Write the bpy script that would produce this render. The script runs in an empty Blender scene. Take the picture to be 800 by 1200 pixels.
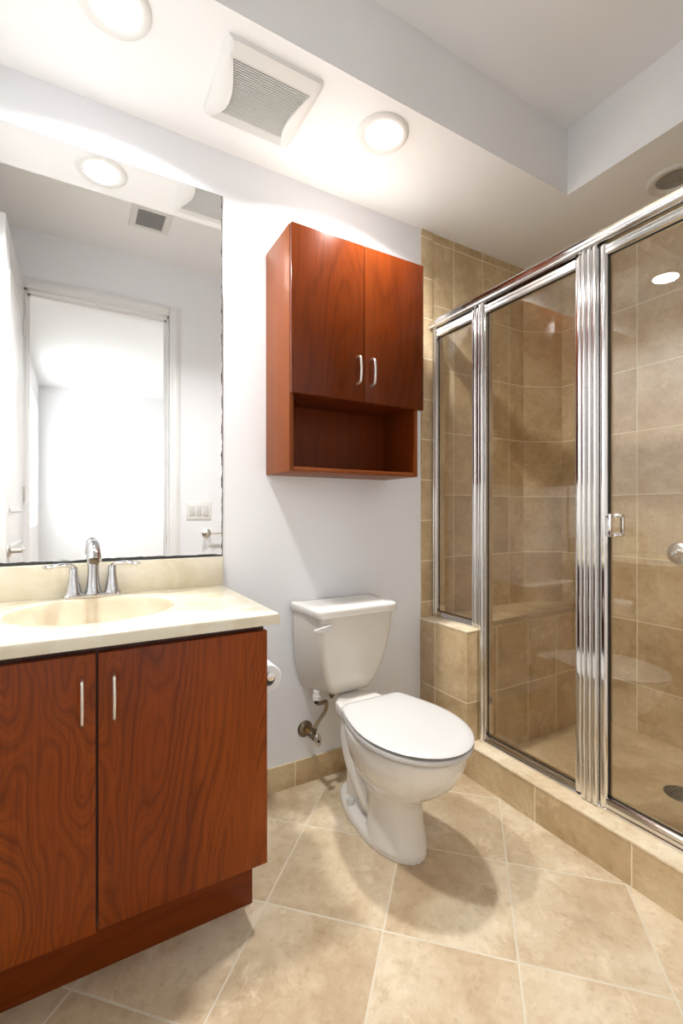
import bpy, bmesh, math, random
from mathutils import Vector, Matrix
PI = math.pi
scene = bpy.context.scene
COL = scene.collection

# ------------------------------------------------------------------ camera
cam_d = bpy.data.cameras.new('camera')
cam = bpy.data.objects.new('camera', cam_d)
COL.objects.link(cam)
cam.location = (0, 0, 1.10)
cam.rotation_euler = (PI / 2, 0, -math.radians(30))
cam_d.sensor_fit = 'AUTO'
cam_d.sensor_width = 36
cam_d.lens = 541.0 / 1200 * 36
cam_d.clip_start = 0.02
scene.camera = cam

# ------------------------------------------------------------------ exposure / world / lamps
vs = scene.view_settings
vs.view_transform = 'Standard'
vs.look = 'None'
vs.gamma = 1
vs.use_curve_mapping = False
vs.exposure = 0.62
W = bpy.data.worlds.new('world')
scene.world = W
W.use_nodes = True
W.node_tree.nodes['Background'].inputs[0].default_value = (0.92, 0.96, 1.0, 1)
W.node_tree.nodes['Background'].inputs[1].default_value = 1.0
DOWN_W = 10.4        # watts of each bathroom downlight
HALL_FILL_W = 7.0        # watts of each added hall fill lamp, both out of view
LIGHT_COL = (1.0, 0.98, 0.955)
HALL_COL = (0.97, 0.985, 1.0)


def area_lamp(x, y, z, r, watts, colour=LIGHT_COL, spread=150):
    d = bpy.data.lights.new('lamp', 'AREA')
    d.shape = 'DISK'
    d.size = 2 * r
    d.energy = watts
    d.color = colour
    d.spread = math.radians(spread)
    o = bpy.data.objects.new('lamp', d)
    o.location = (x, y, z)
    COL.objects.link(o)
    return o


# ------------------------------------------------------------------ colours and materials
def lin(c):
    return c / 12.92 if c <= 0.04045 else ((c + 0.055) / 1.055) ** 2.4


def rgb(r, g, b):
    return (lin(r / 255), lin(g / 255), lin(b / 255), 1)


class N:
    """small helper round a node tree"""

    def __init__(s, name):
        s.m = bpy.data.materials.new(name)
        s.m.use_nodes = True
        s.t = s.m.node_tree
        s.b = s.t.nodes['Principled BSDF']
        s.out = s.t.nodes['Material Output']

    def n(s, kind, **kw):
        x = s.t.nodes.new(kind)
        for k, v in kw.items():
            if k.startswith('i_'):
                key = k[2:]
                key = int(key) if key.isdigit() else key.replace('_', ' ')
                x.inputs[key].default_value = v
            else:
                setattr(x, k, v)
        return x

    def l(s, a, b):
        s.t.links.new(a, b)

    def math(s, op, a, b=None, c=None, clamp=False):
        x = s.t.nodes.new('ShaderNodeMath')
        x.operation = op
        x.use_clamp = clamp
        for i, v in enumerate((a, b, c)):
            if v is None:
                continue
            if isinstance(v, (int, float)):
                x.inputs[i].default_value = v
            else:
                s.l(v, x.inputs[i])
        return x.outputs[0]

    def mix(s, fac, a, b, blend='MIX'):
        x = s.t.nodes.new('ShaderNodeMix')
        x.data_type = 'RGBA'
        x.blend_type = blend
        for sock, v in ((x.inputs[0], fac), (x.inputs[6], a), (x.inputs[7], b)):
            if isinstance(v, (int, float)):
                sock.default_value = v
            elif isinstance(v, tuple):
                sock.default_value = v
            else:
                s.l(v, sock)
        return x.outputs[2]

    def ramp(s, fac, stops):
        x = s.t.nodes.new('ShaderNodeValToRGB')
        e = x.color_ramp.elements
        while len(e) < len(stops):
            e.new(0.5)
        for el, (p, c) in zip(e, stops):
            el.position = p
            el.color = c
        s.l(fac, x.inputs[0])
        return x.outputs[0]

    def uv(s, scale=(1, 1, 1), loc=(0, 0, 0), rot=0):
        tc = s.n('ShaderNodeTexCoord')
        mp = s.n('ShaderNodeMapping')
        mp.inputs['Location'].default_value = loc
        mp.inputs['Rotation'].default_value = (0, 0, rot)
        mp.inputs['Scale'].default_value = scale
        s.l(tc.outputs['UV'], mp.inputs[0])
        return mp.outputs[0]

    def noise(s, vec, scale, detail=4, rough=0.5, dist=0.0):
        x = s.n('ShaderNodeTexNoise')
        x.inputs['Scale'].default_value = scale
        x.inputs['Detail'].default_value = detail
        x.inputs['Roughness'].default_value = rough
        x.inputs['Distortion'].default_value = dist
        s.l(vec, x.inputs['Vector'])
        return x.outputs['Fac']

    def bump(s, height, strength, dist=0.002):
        x = s.n('ShaderNodeBump')
        x.inputs['Strength'].default_value = strength
        x.inputs['Distance'].default_value = dist
        s.l(height, x.inputs['Height'])
        s.l(x.outputs[0], s.b.inputs['Normal'])


def simple(name, colour, rough=0.5, metal=0.0, spec=0.5, bump=0, bscale=200, coat=0.0):
    k = N(name)
    k.b.inputs['Base Color'].default_value = colour
    k.b.inputs['Roughness'].default_value = rough
    k.b.inputs['Metallic'].default_value = metal
    k.b.inputs['Specular IOR Level'].default_value = spec
    k.b.inputs['Coat Weight'].default_value = coat
    k.b.inputs['Coat Roughness'].default_value = 0.05
    if bump:
        tc = k.n('ShaderNodeTexCoord')
        k.bump(k.noise(tc.outputs['Object'], bscale, 3), bump, 0.001)
    return k.m


def stone(k, vec, a, b, c, tile_rand=None):
    """mottled travertine-look ceramic: returns a colour socket"""
    if tile_rand is not None:
        # move each tile's pattern elsewhere so that joints break it
        comb = k.n('ShaderNodeCombineXYZ')
        k.l(k.math('MULTIPLY', tile_rand, 37.0), comb.inputs[2])
        add = k.n('ShaderNodeVectorMath', operation='ADD')
        k.l(vec, add.inputs[0])
        k.l(comb.outputs[0], add.inputs[1])
        vec = add.outputs[0]
    n1 = k.noise(vec, 6.0, 12, 0.72, 0.15)
    n2 = k.noise(vec, 48, 8, 0.7, 0.2)
    n3 = k.noise(vec, 2.6, 4, 0.55, 0.1)
    n4 = k.noise(vec, 13, 10, 0.75, 0.3)
    base = k.ramp(k.math('ADD', k.math('MULTIPLY', n1, 0.62), k.math('MULTIPLY', n3, 0.38)),
                  [(0.40, a), (0.5, b), (0.60, c)])
    veil = k.ramp(n2, [(0.32, (0.80, 0.75, 0.68, 1)), (0.48, (1, 1, 1, 1)), (0.7, (1.0, 1.0, 1.0, 1))])
    col = k.mix(0.7, base, veil, 'MULTIPLY')
    # pale chalky patches with ragged borders
    chalk = k.ramp(k.math('MULTIPLY', n4, k.math('ADD', n3, 0.5)), [(0.54, (0, 0, 0, 1)), (0.64, (1, 1, 1, 1))])
    pale = tuple(min(1.0, x * 1.12 + 0.02) for x in c[:3]) + (1,)
    return k.mix(k.math('MULTIPLY', chalk, 0.55), col, pale)


def tile(name, a, b, c, grout, w, h, ox=0.0, oy=0.0, rot=0.0, mortar=0.005, rough=0.28, vary=0.10, bump=0.25):
    k = N(name)
    vec = k.uv(loc=(0, 0, 0), rot=rot)
    off = k.n('ShaderNodeVectorMath', operation='SUBTRACT')
    k.l(vec, off.inputs[0])
    off.inputs[1].default_value = (ox, oy, 0)
    br = k.n('ShaderNodeTexBrick', offset=0.0, squash=1.0, offset_frequency=2, squash_frequency=2)
    br.inputs['Scale'].default_value = 1
    br.inputs['Brick Width'].default_value = w
    br.inputs['Row Height'].default_value = h
    br.inputs['Mortar Size'].default_value = mortar / 2
    br.inputs['Mortar Smooth'].default_value = 0.25
    br.inputs['Color1'].default_value = (0, 0, 0, 1)
    br.inputs['Color2'].default_value = (1, 1, 1, 1)
    br.inputs['Mortar'].default_value = (0.5, 0.5, 0.5, 1)
    k.l(off.outputs[0], br.inputs['Vector'])
    rnd = k.n('ShaderNodeSeparateColor')
    k.l(br.outputs['Color'], rnd.inputs[0])
    col = stone(k, off.outputs[0], a, b, c, rnd.outputs[0])
    v = k.math('MULTIPLY_ADD', rnd.outputs[0], vary, 1 - vary / 2)
    cc = k.n('ShaderNodeCombineColor')
    for i in range(3):
        k.l(v, cc.inputs[i])
    col = k.mix(1.0, col, cc.outputs[0], 'MULTIPLY')
    gn = k.noise(vec, 9, 5, 0.6)
    gcol = k.mix(gn, tuple(x * 0.82 for x in grout[:3]) + (1,), tuple(min(1, x * 1.2) for x in grout[:3]) + (1,))
    k.l(k.mix(br.outputs['Fac'], col, gcol), k.b.inputs['Base Color'])
    k.l(k.math('MULTIPLY_ADD', br.outputs['Fac'], 0.45, rough), k.b.inputs['Roughness'])
    k.b.inputs['Specular IOR Level'].default_value = 0.4
    hgt = k.math('ADD', k.math('MULTIPLY', br.outputs['Fac'], -1.0), k.math('MULTIPLY', k.noise(vec, 60, 4), 0.10))
    k.bump(hgt, bump, 0.0015)
    return k.m


def stone_plain(name, a, b, c, rough=0.3):
    k = N(name)
    vec = k.uv()
    k.l(stone(k, vec, a, b, c), k.b.inputs['Base Color'])
    k.b.inputs['Roughness'].default_value = rough
    return k.m


def cherry(name, dark, mid, light, ring=26.0, stretch=0.32, rough=0.26, horizontal=False, contrast=0.8, xfreq=0.0,
           pores=0.30):
    """laminate in red cherry with cathedral grain: contour lines of a stretched noise field"""
    k = N(name)
    vec = k.uv(scale=((stretch, 1, 1) if horizontal else (1, stretch, 1)))
    fine = k.uv(scale=((6, 160, 1) if horizontal else (160, 6, 1)))
    big = k.noise(vec, 3.4, 2, 0.45, 0.55)
    wig = k.noise(vec, 14, 3, 0.5)
    sep = k.n('ShaderNodeSeparateXYZ')
    k.l(vec, sep.inputs[0])
    across = sep.outputs[1 if horizontal else 0]
    v = k.math('ADD', k.math('MULTIPLY', big, ring), k.math('MULTIPLY', wig, 1.6))
    if xfreq:
        v = k.math('ADD', v, k.math('MULTIPLY', across, xfreq))
    fr = k.math('FRACT', v)
    tri = k.math('ABSOLUTE', k.math('MULTIPLY_ADD', fr, 2.0, -1.0))
    line = k.math('POWER', tri, 3.2)
    tri2 = k.math('ABSOLUTE', k.math('MULTIPLY_ADD', k.math('FRACT', k.math('MULTIPLY', v, 2.37)), 2.0, -1.0))
    line = k.math('MAXIMUM', line, k.math('MULTIPLY', k.math('POWER', tri2, 3.5), 0.6))
    n3 = k.noise(vec, 2.2, 3, 0.5)
    base = k.ramp(n3, [(0.3, mid), (0.72, light)])
    lm = k.math('MULTIPLY', line, k.math('MULTIPLY_ADD', k.noise(vec, 5, 2), 1.2, -0.08, clamp=True))
    col = k.mix(k.math('MULTIPLY', lm, contrast), base, dark)
    streak = k.noise(fine, 1.0, 3, 0.6)
    col = k.mix(k.math('MULTIPLY', k.ramp(streak, [(0.45, (0, 0, 0, 1)), (0.75, (1, 1, 1, 1))]), pores), col, dark)
    k.l(col, k.b.inputs['Base Color'])
    k.b.inputs['Roughness'].default_value = rough
    k.b.inputs['Specular IOR Level'].default_value = 0.22
    return k.m


M = {}
M['wall'] = simple('wall paint', rgb(240, 242, 246), 0.55, bump=0.03, bscale=260)
M['ceiling'] = simple('ceiling paint', rgb(247, 248, 249), 0.7, bump=0.03, bscale=260)
M['white_trim'] = simple('white gloss trim', rgb(238, 239, 240), 0.3)
M['hall_wall'] = simple('hall paint', rgb(238, 239, 241), 0.6)
TA, TB, TC = rgb(192, 166, 127), rgb(208, 183, 144), rgb(219, 199, 163)
GROUT = rgb(240, 228, 202)
TW, TH = 0.2, 0.304
M['tile_back'] = tile('back wall tile', TA, TB, TC, GROUT, TW, TH, 1.626, 0.88 - 3 * TH)
M['tile_right'] = tile('right wall tile', TA, TB, TC, GROUT, TW, TH, 1.21 - 0.0, 0.88 - 3 * TH)
M['tile_diag'] = tile('corner wall tile', TA, TB, TC, GROUT, 0.4, TH, 2.137, 0.88 - 3 * TH)
M['tile_bullnose'] = tile('bullnose tile', TA, TB, TC, GROUT, 0.2, 0.192, 1.4, 0.10)
M['tile_low'] = tile('low wall tile', TA, TB, TC, GROUT, 0.2, 0.302, 1.40, 0.0)
M['tile_bench'] = tile('bench tile', TA, TB, TC, GROUT, 0.205, 0.28, 1.60, 0.038)
M['tile_curb'] = tile('curb tile', TA, TB, TC, GROUT, 0.329, 0.6, 0.747, -0.3)
M['tile_base'] = tile('baseboard tile', TA, TB, TC, GROUT, 0.33, 0.5, 0.765, -0.3)
M['stone_cap'] = stone_plain('curb cap stone', rgb(214, 192, 156), rgb(228, 210, 178), rgb(238, 224, 198), 0.35)
M['shower_floor'] = tile('shower floor tile', rgb(198, 172, 132), rgb(212, 188, 148), rgb(222, 200, 164), rgb(206, 182, 146),
                         0.6, 0.6, 1.56, 0.3)
M['floor'] = tile('floor tile', rgb(198, 174, 142), rgb(215, 195, 164), rgb(227, 212, 186), rgb(222, 212, 192),
                  0.3335, 0.3335, 1.200, 0.1255, rot=0, mortar=0.006, rough=0.3, vary=0.07, bump=0.3)


def rotate_floor(m):
    """turn the floor grid by 45 degrees: p=(x+y)/r2, q=(x-y)/r2"""
    for n in m.node_tree.nodes:
        if n.type == 'MAPPING':
            n.inputs['Rotation'].default_value = (0, 0, -PI / 4)
        if n.type == 'VECT_MATH' and n.operation == 'SUBTRACT':
            n.inputs[1].default_value = (1.200, -0.1255, 0)


rotate_floor(M['floor'])
M['vanity_door'] = cherry('vanity door cherry', rgb(56, 15, 2), rgb(126, 53, 8), rgb(158, 77, 15), 34, 0.26, xfreq=7, pores=0.35, contrast=0.9, rough=0.34)
M['vanity_kick'] = cherry('toe kick cherry', rgb(66, 22, 3), rgb(114, 46, 6), rgb(136, 60, 10), 12, 0.12, horizontal=True)
M['carcass'] = simple('dark carcass', rgb(70, 28, 12), 0.4)
M['cab_door'] = cherry('wall cabinet door cherry', rgb(44, 13, 3), rgb(90, 34, 7), rgb(116, 51, 13), 12, 0.16, 0.2,
                       contrast=0.55, xfreq=9)
M['cab_body'] = cherry('wall cabinet body cherry', rgb(84, 35, 9), rgb(124, 61, 22), rgb(140, 76, 31), 5, 0.1, 0.42,
                       contrast=0.35, xfreq=14)
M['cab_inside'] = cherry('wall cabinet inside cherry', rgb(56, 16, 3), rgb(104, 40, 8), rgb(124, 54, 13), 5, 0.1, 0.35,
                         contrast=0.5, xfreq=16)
M['chrome'] = simple('chrome', (0.86, 0.86, 0.87, 1), 0.07, 1.0)
M['alu'] = simple('polished aluminium frame', (0.76, 0.75, 0.74, 1), 0.10, 1.0)
M['faucet_chrome'] = simple('faucet chrome', (0.62, 0.63, 0.65, 1), 0.06, 1.0)
M['nickel'] = simple('brushed nickel', (0.74, 0.71, 0.67, 1), 0.3, 1.0)
M['brass'] = simple('old brass', (0.60, 0.36, 0.12, 1), 0.35, 1.0)
M['tarnished'] = simple('tarnished metal', (0.22, 0.18, 0.13, 1), 0.4, 0.9, bump=0.3, bscale=90)
M['hose'] = simple('grey braided hose', (0.36, 0.29, 0.19, 1), 0.4, 0.6)
M['black'] = simple('black rubber', rgb(22, 20, 19), 0.5)
M['porcelain'] = simple('toilet porcelain', rgb(235, 232, 226), 0.12, coat=0.4)
M['tank_porcelain'] = simple('tank porcelain', rgb(223, 217, 207), 0.14, coat=0.4)
M['seat'] = simple('white toilet seat', rgb(214, 213, 211), 0.25)
M['plastic'] = simple('white plastic', rgb(232, 232, 230), 0.4)
M['fan_slat'] = simple('grey white slat', rgb(214, 214, 212), 0.5)
M['dark_gap'] = simple('dark recess', rgb(48, 48, 48), 0.8)
M['paper'] = simple('toilet paper', rgb(246, 246, 248), 0.9, spec=0.1, bump=0.2, bscale=150)
M['bulb_off'] = simple('unlit lamp glass', rgb(150, 149, 146), 0.25)
M['drain'] = simple('drain metal', (0.25, 0.25, 0.25, 1), 0.35, 0.9)


def marble():
    k = N('cultured marble')
    vec = k.uv()
    n = k.noise(vec, 4.5, 7, 0.62, 1.4)
    k.l(k.ramp(n, [(0.36, rgb(214, 204, 178)), (0.5, rgb(222, 214, 193)), (0.64, rgb(229, 223, 206))]), k.b.inputs['Base Color'])
    k.b.inputs['Roughness'].default_value = 0.16
    k.b.inputs['Coat Weight'].default_value = 0.3
    return k.m


M['marble'] = marble()


def basin():
    k = N('cultured marble basin')
    vec = k.uv()
    n = k.noise(vec, 4.0, 6, 0.6, 1.6)
    k.l(k.ramp(n, [(0.36, rgb(212, 198, 172)), (0.5, rgb(220, 208, 185)), (0.64, rgb(226, 216, 197))]), k.b.inputs['Base Color'])
    k.b.inputs['Roughness'].default_value = 0.15
    return k.m


M['basin'] = basin()


def emit(name, colour, s):
    k = N(name)
    k.b.inputs['Base Color'].default_value = colour
    k.b.inputs['Emission Color'].default_value = colour
    k.b.inputs['Emission Strength'].default_value = s
    return k.m


M['lens'] = emit('lit lamp lens', (1, 0.98, 0.95, 1), 6.0)
M['daylight'] = emit('daylight in hall window', (0.97, 0.985, 1, 1), 5.0)


def glass():
    k = N('clear shower glass')
    t = k.t
    t.nodes.remove(k.b)
    tr = k.n('ShaderNodeBsdfTransparent')
    tr.inputs[0].default_value = (0.985, 0.98, 0.965, 1)
    gl = k.n('ShaderNodeBsdfGlossy')
    gl.inputs['Roughness'].default_value = 0.0
    gl.inputs['Color'].default_value = (1, 1, 1, 1)
    geo = k.n('ShaderNodeNewGeometry')
    ior = k.math('MULTIPLY_ADD', geo.outputs['Backfacing'], 1 / 1.52 - 1.52, 1.52)
    fr = k.n('ShaderNodeFresnel')
    k.l(ior, fr.inputs['IOR'])
    mx = k.n('ShaderNodeMixShader')
    k.l(fr.outputs[0], mx.inputs[0])
    k.l(tr.outputs[0], mx.inputs[1])
    k.l(gl.outputs[0], mx.inputs[2])
    k.l(mx.outputs[0], k.out.inputs[0])
    return k.m


M['glass'] = glass()


def mirror(x1, z0):
    """silvering with a corroded black edge along the bottom and the right side"""
    k = N('mirror silvering')
    vec = k.uv()
    sep = k.n('ShaderNodeSeparateXYZ')
    k.l(vec, sep.inputs[0])
    nb = k.noise(vec, 38, 4, 0.6)
    nb2 = k.noise(vec, 9, 2, 0.5)
    nr = k.noise(vec, 21, 5, 0.7)
    low = k.math('SUBTRACT', k.math('MULTIPLY_ADD', nb, 0.007, z0 + 0.0055),
                 sep.outputs[1])
    low = k.math('ADD', low, k.math('MULTIPLY_ADD', nb2, 0.012, -0.006))
    side = k.math('SUBTRACT', sep.outputs[0], k.math('MULTIPLY_ADD', nr, -0.018, x1 + 0.0062))
    m = k.math('GREATER_THAN', k.math('MAXIMUM', low, side), 0.0)
    k.l(k.mix(m, (0.93, 0.935, 0.93, 1), (0.035, 0.036, 0.036, 1)), k.b.inputs['Base Color'])
    k.l(k.math('MULTIPLY_ADD', m, -0.9, 1.0), k.b.inputs['Metallic'])
    k.l(k.math('MULTIPLY', m, 0.5), k.b.inputs['Roughness'])
    return k.m


# ------------------------------------------------------------------ mesh builder (world coordinates)
class B:
    def __init__(s):
        s.bm = bmesh.new()

    def face(s, pts):
        return s.bm.faces.new([s.bm.verts.new(p) for p in pts])

    def box(s, x0, x1, y0, y1, z0, z1, bevel=0.0, seg=2):
        vs_ = [s.bm.verts.new((x, y, z)) for z in (z0, z1) for y in (y0, y1) for x in (x0, x1)]
        fs = [(0, 2, 3, 1), (4, 5, 7, 6), (0, 1, 5, 4), (2, 6, 7, 3), (0, 4, 6, 2), (1, 3, 7, 5)]
        fa = [s.bm.faces.new([vs_[i] for i in f]) for f in fs]
        if bevel:
            ed = list({e for f in fa for e in f.edges})
            bmesh.ops.bevel(s.bm, geom=ed, offset=bevel, segments=seg, profile=0.5, affect='EDGES')
        return s

    def loft(s, rings, cap0=True, cap1=True, closed=False):
        R = [[s.bm.verts.new(p) for p in r] for r in rings]
        n = len(R[0])
        seq = list(zip(R, R[1:])) + ([(R[-1], R[0])] if closed else [])
        for a, b in seq:
            for i in range(n):
                j = (i + 1) % n
                s.bm.faces.new((a[i], a[j], b[j], b[i]))
        if not closed:
            if cap0:
                s.bm.faces.new(list(reversed(R[0])))
            if cap1:
                s.bm.faces.new(R[-1])
        return s

    def lathe(s, prof, centre, axis=(0, 0, 1), seg=32, cap0=True, cap1=True):
        """prof: (radius, height along axis)"""
        ax = Vector(axis).normalized()
        u = ax.orthogonal().normalized()
        v = ax.cross(u)
        c = Vector(centre)
        rings = [[c + ax * h + (u * math.cos(2 * PI * i / seg) + v * math.sin(2 * PI * i / seg)) * max(r, 1e-5)
                  for i in range(seg)] for r, h in prof]
        return s.loft(rings, cap0, cap1)

    def cyl(s, a, b, r, r2=None, seg=24):
        a, b = Vector(a), Vector(b)
        return s.lathe([(r, 0), (r2 if r2 is not None else r, (b - a).length)], a, b - a, seg)

    def tube(s, pts, rad, seg=12, flat=None):
        """pts -> swept circle (rad may be a list); flat=(axis, factor) squashes"""
        P = [Vector(p) for p in pts]
        rs = rad if isinstance(rad, (list, tuple)) else [rad] * len(P)
        rings = []
        up = None
        for i, p in enumerate(P):
            t = (P[min(i + 1, len(P) - 1)] - P[max(i - 1, 0)]).normalized()
            if up is None:
                up = t.orthogonal().normalized()
            up = (up - t * up.dot(t)).normalized()
            w = t.cross(up)
            ring = []
            for k in range(seg):
                d = (up * math.cos(2 * PI * k / seg) + w * math.sin(2 * PI * k / seg)) * rs[i]
                if flat:
                    ax = Vector(flat[0])
                    d = d - ax * d.dot(ax) * (1 - flat[1])
                ring.append(p + d)
            rings.append(ring)
        return s.loft(rings)

    def prism(s, poly, axis, a, b):
        """poly in the other two world axes (in x,y,z order)"""
        def P(q, t):
            return {'x': (t, q[0], q[1]), 'y': (q[0], t, q[1]), 'z': (q[0], q[1], t)}[axis]
        return s.loft([[P(q, a) for q in poly], [P(q, b) for q in poly]])


def smooth_path(pts, n=6):
    """Catmull-Rom through pts"""
    P = [Vector(p) for p in pts]
    P = [P[0] * 2 - P[1]] + P + [P[-1] * 2 - P[-2]]
    out = []
    for i in range(1, len(P) - 2):
        for k in range(n):
            t = k / n
            a, b, c, d = P[i - 1], P[i], P[i + 1], P[i + 2]
            out.append(0.5 * ((2 * b) + (c - a) * t + (2 * a - 5 * b + 4 * c - d) * t * t + (3 * b - a - 3 * c + d) * t ** 3))
    out.append(P[-2])
    return out


def round_poly(c, r, seg=5):
    """round the corners of a convex 2-D polygon"""
    out = []
    n = len(c)
    rr = r if isinstance(r, (list, tuple)) else [r] * n
    for i in range(n):
        p, a, b = Vector(c[i]), Vector(c[i - 1]), Vector(c[(i + 1) % n])
        da, db = (a - p).normalized(), (b - p).normalized()
        half = da.angle(db) / 2
        t = rr[i] / math.tan(half)
        s0, s1 = p + da * t, p + db * t
        for k in range(seg + 1):
            u = k / seg
            q = s0 * (1 - u) ** 2 + p * 2 * u * (1 - u) + s1 * u * u
            out.append((q.x, q.y))
    return out


def root_of(o):
    while o.parent:
        o = o.parent
    return o


def obj(name, b, mat, parent=None, sharp=35, uvoff=(0, 0), uvz=None):
    bm = b.bm if isinstance(b, B) else b
    bmesh.ops.remove_doubles(bm, verts=bm.verts, dist=1e-6)
    bmesh.ops.recalc_face_normals(bm, faces=bm.faces)
    ul = bm.loops.layers.uv.new('UVMap')
    for f in bm.faces:
        f.smooth = True
        nx, ny, nz = (abs(x) for x in f.normal)
        for lp in f.loops:
            x, y, z = lp.vert.co
            if nz >= nx and nz >= ny:
                q = (x, y)
            elif nx >= ny:
                q = (y, z)
            else:
                q = (x, z)
            lp[ul].uv = (q[0] + uvoff[0], q[1] + uvoff[1])
    for e in bm.edges:
        if len(e.link_faces) == 2 and e.calc_face_angle(0) > math.radians(sharp):
            e.smooth = False
    loc = root_of(parent).location.copy() if parent else Vector((0, 0, 0))
    if parent:
        bmesh.ops.translate(bm, verts=bm.verts, vec=-loc)
    me = bpy.data.meshes.new(name)
    bm.to_mesh(me)
    bm.free()
    me.materials.append(mat)
    o = bpy.data.objects.new(name, me)
    COL.objects.link(o)
    if parent:
        o.parent = parent
    return o


def thing(name, label, cat, loc, group=None):
    o = bpy.data.objects.new(name, None)
    o.empty_display_size = 0.05
    o.location = loc
    COL.objects.link(o)
    tag(o, label, cat, group)
    return o


def tag(o, label, cat, group=None):
    o['label'] = label
    o['category'] = cat
    if group:
        o['group'] = group
    return o


def struct(name, b, mat, label=None, cat=None, **kw):
    o = obj(name, b, mat, **kw)
    o['kind'] = 'structure'
    if label:
        o['label'] = label
    if cat:
        o['category'] = cat
    return o


# ------------------------------------------------------------------ room dimensions
XL, D, YF, XS = -0.375, 1.705, 0.21, 1.413      # left wall, back wall, doorway wall, shower face
XR, XD, YD = 2.336, 2.143, 1.605                # shower right wall and the clipped back corner
ZS, ZC = 2.44, 2.718                            # soffit, raised ceiling
YS, XT = 1.213, 1.803                           # soffit edges
TK = 0.10
HX0, HX1, HY = -0.40, 2.6, -3.65                # hall
DX0, DX1, DZ = -0.25, 0.535, 2.381              # doorway

struct('floor', B().box(XL - TK, XS + 0.04, HY - TK, D + TK, -0.08, 0).box(XS + 0.04, HX1 + TK, HY - TK, YF - 0.12, -0.08, 0),
       M['floor'])
struct('floor_shower', B().box(XS + 0.04, XR + TK, YF - 0.0, D + TK, -0.08, 0.045), M['shower_floor'])
struct('wall_left', B().box(XL - TK, XL, YF, D + TK, 0, ZC), M['wall'])
struct('wall_back', B().box(XL, XS + 0.005, D, D + TK, 0, ZC), M['wall'])
# shower walls: tiled
struct('wall_shower_back', B().box(XS + 0.075, XD + 0.3, D, D + TK, 0, ZS), M['tile_back'])
struct('trim_1', B().box(XS + 0.004, XS + 0.077, D - 0.006, D + 0.05, 0.0, ZS, 0.003), M['tile_bullnose'])
struct('wall_shower_corner', B().prism([(XD, D + 0.02), (XD, D), (XR, YD), (XR + 0.02, YD), (XR + 0.02, D + 0.02)], 'z', 0, ZS),
       M['tile_diag'])
struct('wall_right', B().box(XR, XR + TK, YF - 0.12, D + TK, 0, ZC), M['tile_right'])
# wall with the doorway behind the camera
fw = B()
fw.box(XL - TK, DX0, YF - 0.12, YF, 0, ZC)
fw.box(DX1, XS + 0.06, YF - 0.12, YF, 0, ZC)
fw.box(DX0, DX1, YF - 0.12, YF, DZ, ZC)
struct('wall_front', fw, M['wall'])
struct('wall_shower_front', B().box(XS + 0.06, XR, YF - 0.12, YF, 0, ZS), M['tile_back'])
# ceilings
struct('ceiling', B().box(XL - TK, XT + 0.05, YF - 0.12, YS + 0.05, ZC, ZC + 0.08), M['ceiling'])
sf = B()
sf.prism([(XL - TK, YS), (XT, YS), (XT, YF - 0.12), (XR + TK, YF - 0.12), (XR + TK, D + TK), (XL - TK, D + TK)], 'z', ZS, ZC + 0.08)
struct('ceiling_soffit', sf, M['ceiling'])
# tiled baseboard along the back wall
struct('baseboard_back', B().box(0.445, XS, D - 0.010, D, 0, 0.098, 0.002), M['tile_base'])
struct('baseboard_front', B().box(DX1 + 0.07, XS, YF, YF + 0.010, 0, 0.098, 0.002), M['tile_base'])
# door casing
cs = B()
for (x0, x1) in ((DX0 - 0.06, DX0), (DX1, DX1 + 0.062)):
    cs.box(x0, x1, YF, YF + 0.016, 0, DZ + 0.062, 0.003)
    cs.box(x0 + 0.014, x1 - 0.014, YF, YF + 0.022, 0, DZ + 0.045, 0.003)
cs.box(DX0, DX1, YF, YF + 0.016, DZ, DZ + 0.062, 0.003)
cs.box(DX0, DX1, YF, YF + 0.022, DZ + 0.014, DZ + 0.045, 0.003)
struct('trim_2', cs, M['white_trim'])
jb = B()
jb.box(DX0, DX0 + 0.012, YF - 0.12, YF, 0, DZ).box(DX1 - 0.012, DX1, YF - 0.12, YF, 0, DZ).box(DX0, DX1, YF - 0.12, YF, DZ - 0.012, DZ)
jb.box(DX0 + 0.012, DX0 + 0.024, YF - 0.075, YF - 0.045, 0, DZ - 0.012)
jb.box(DX1 - 0.024, DX1 - 0.012, YF - 0.075, YF - 0.045, 0, DZ - 0.012)
jb.box(DX0 + 0.012, DX1 - 0.012, YF - 0.075, YF - 0.045, DZ - 0.024, DZ - 0.012)
struct('trim_3', jb, M['white_trim'])
# the hall behind the camera, seen in the mirror
struct('wall_hall_far', B().box(HX0 - TK, HX1 + TK, HY - TK, HY, 0, ZC), M['hall_wall'])
WY0, WY1, WZ0, WZ1 = -3.28, -2.08, 0.90, 2.42
hl = B()
hl.box(HX0 - TK, HX0, HY, WY0, 0, ZC).box(HX0 - TK, HX0, WY1, YF - 0.12, 0, ZC)
hl.box(HX0 - TK, HX0, WY0, WY1, 0, WZ0).box(HX0 - TK, HX0, WY0, WY1, WZ1, ZC)
struct('wall_hall_left', hl, M['hall_wall'])
struct('wall_hall_right', B().box(HX1, HX1 + TK, HY, YF - 0.12, 0, ZC), M['hall_wall'])
struct('wall_hall_near', B().box(XS + 0.06, HX1 + TK, YF - 0.14, YF - 0.12, 0, ZC), M['hall_wall'])
struct('ceiling_hall', B().box(HX0 - TK, HX1 + TK, HY - TK, YF - 0.12, ZC, ZC + 0.08), M['hall_wall'])
wn = B()
for (a, b, c, d) in ((WY0, WY0 + 0.05, WZ0, WZ1), (WY1 - 0.05, WY1, WZ0, WZ1), (WY0, WY1, WZ0, WZ0 + 0.05), (WY0, WY1, WZ1 - 0.05, WZ1)):
    wn.box(HX0 - 0.06, HX0 + 0.012, a, b, c, d, 0.003)
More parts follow.
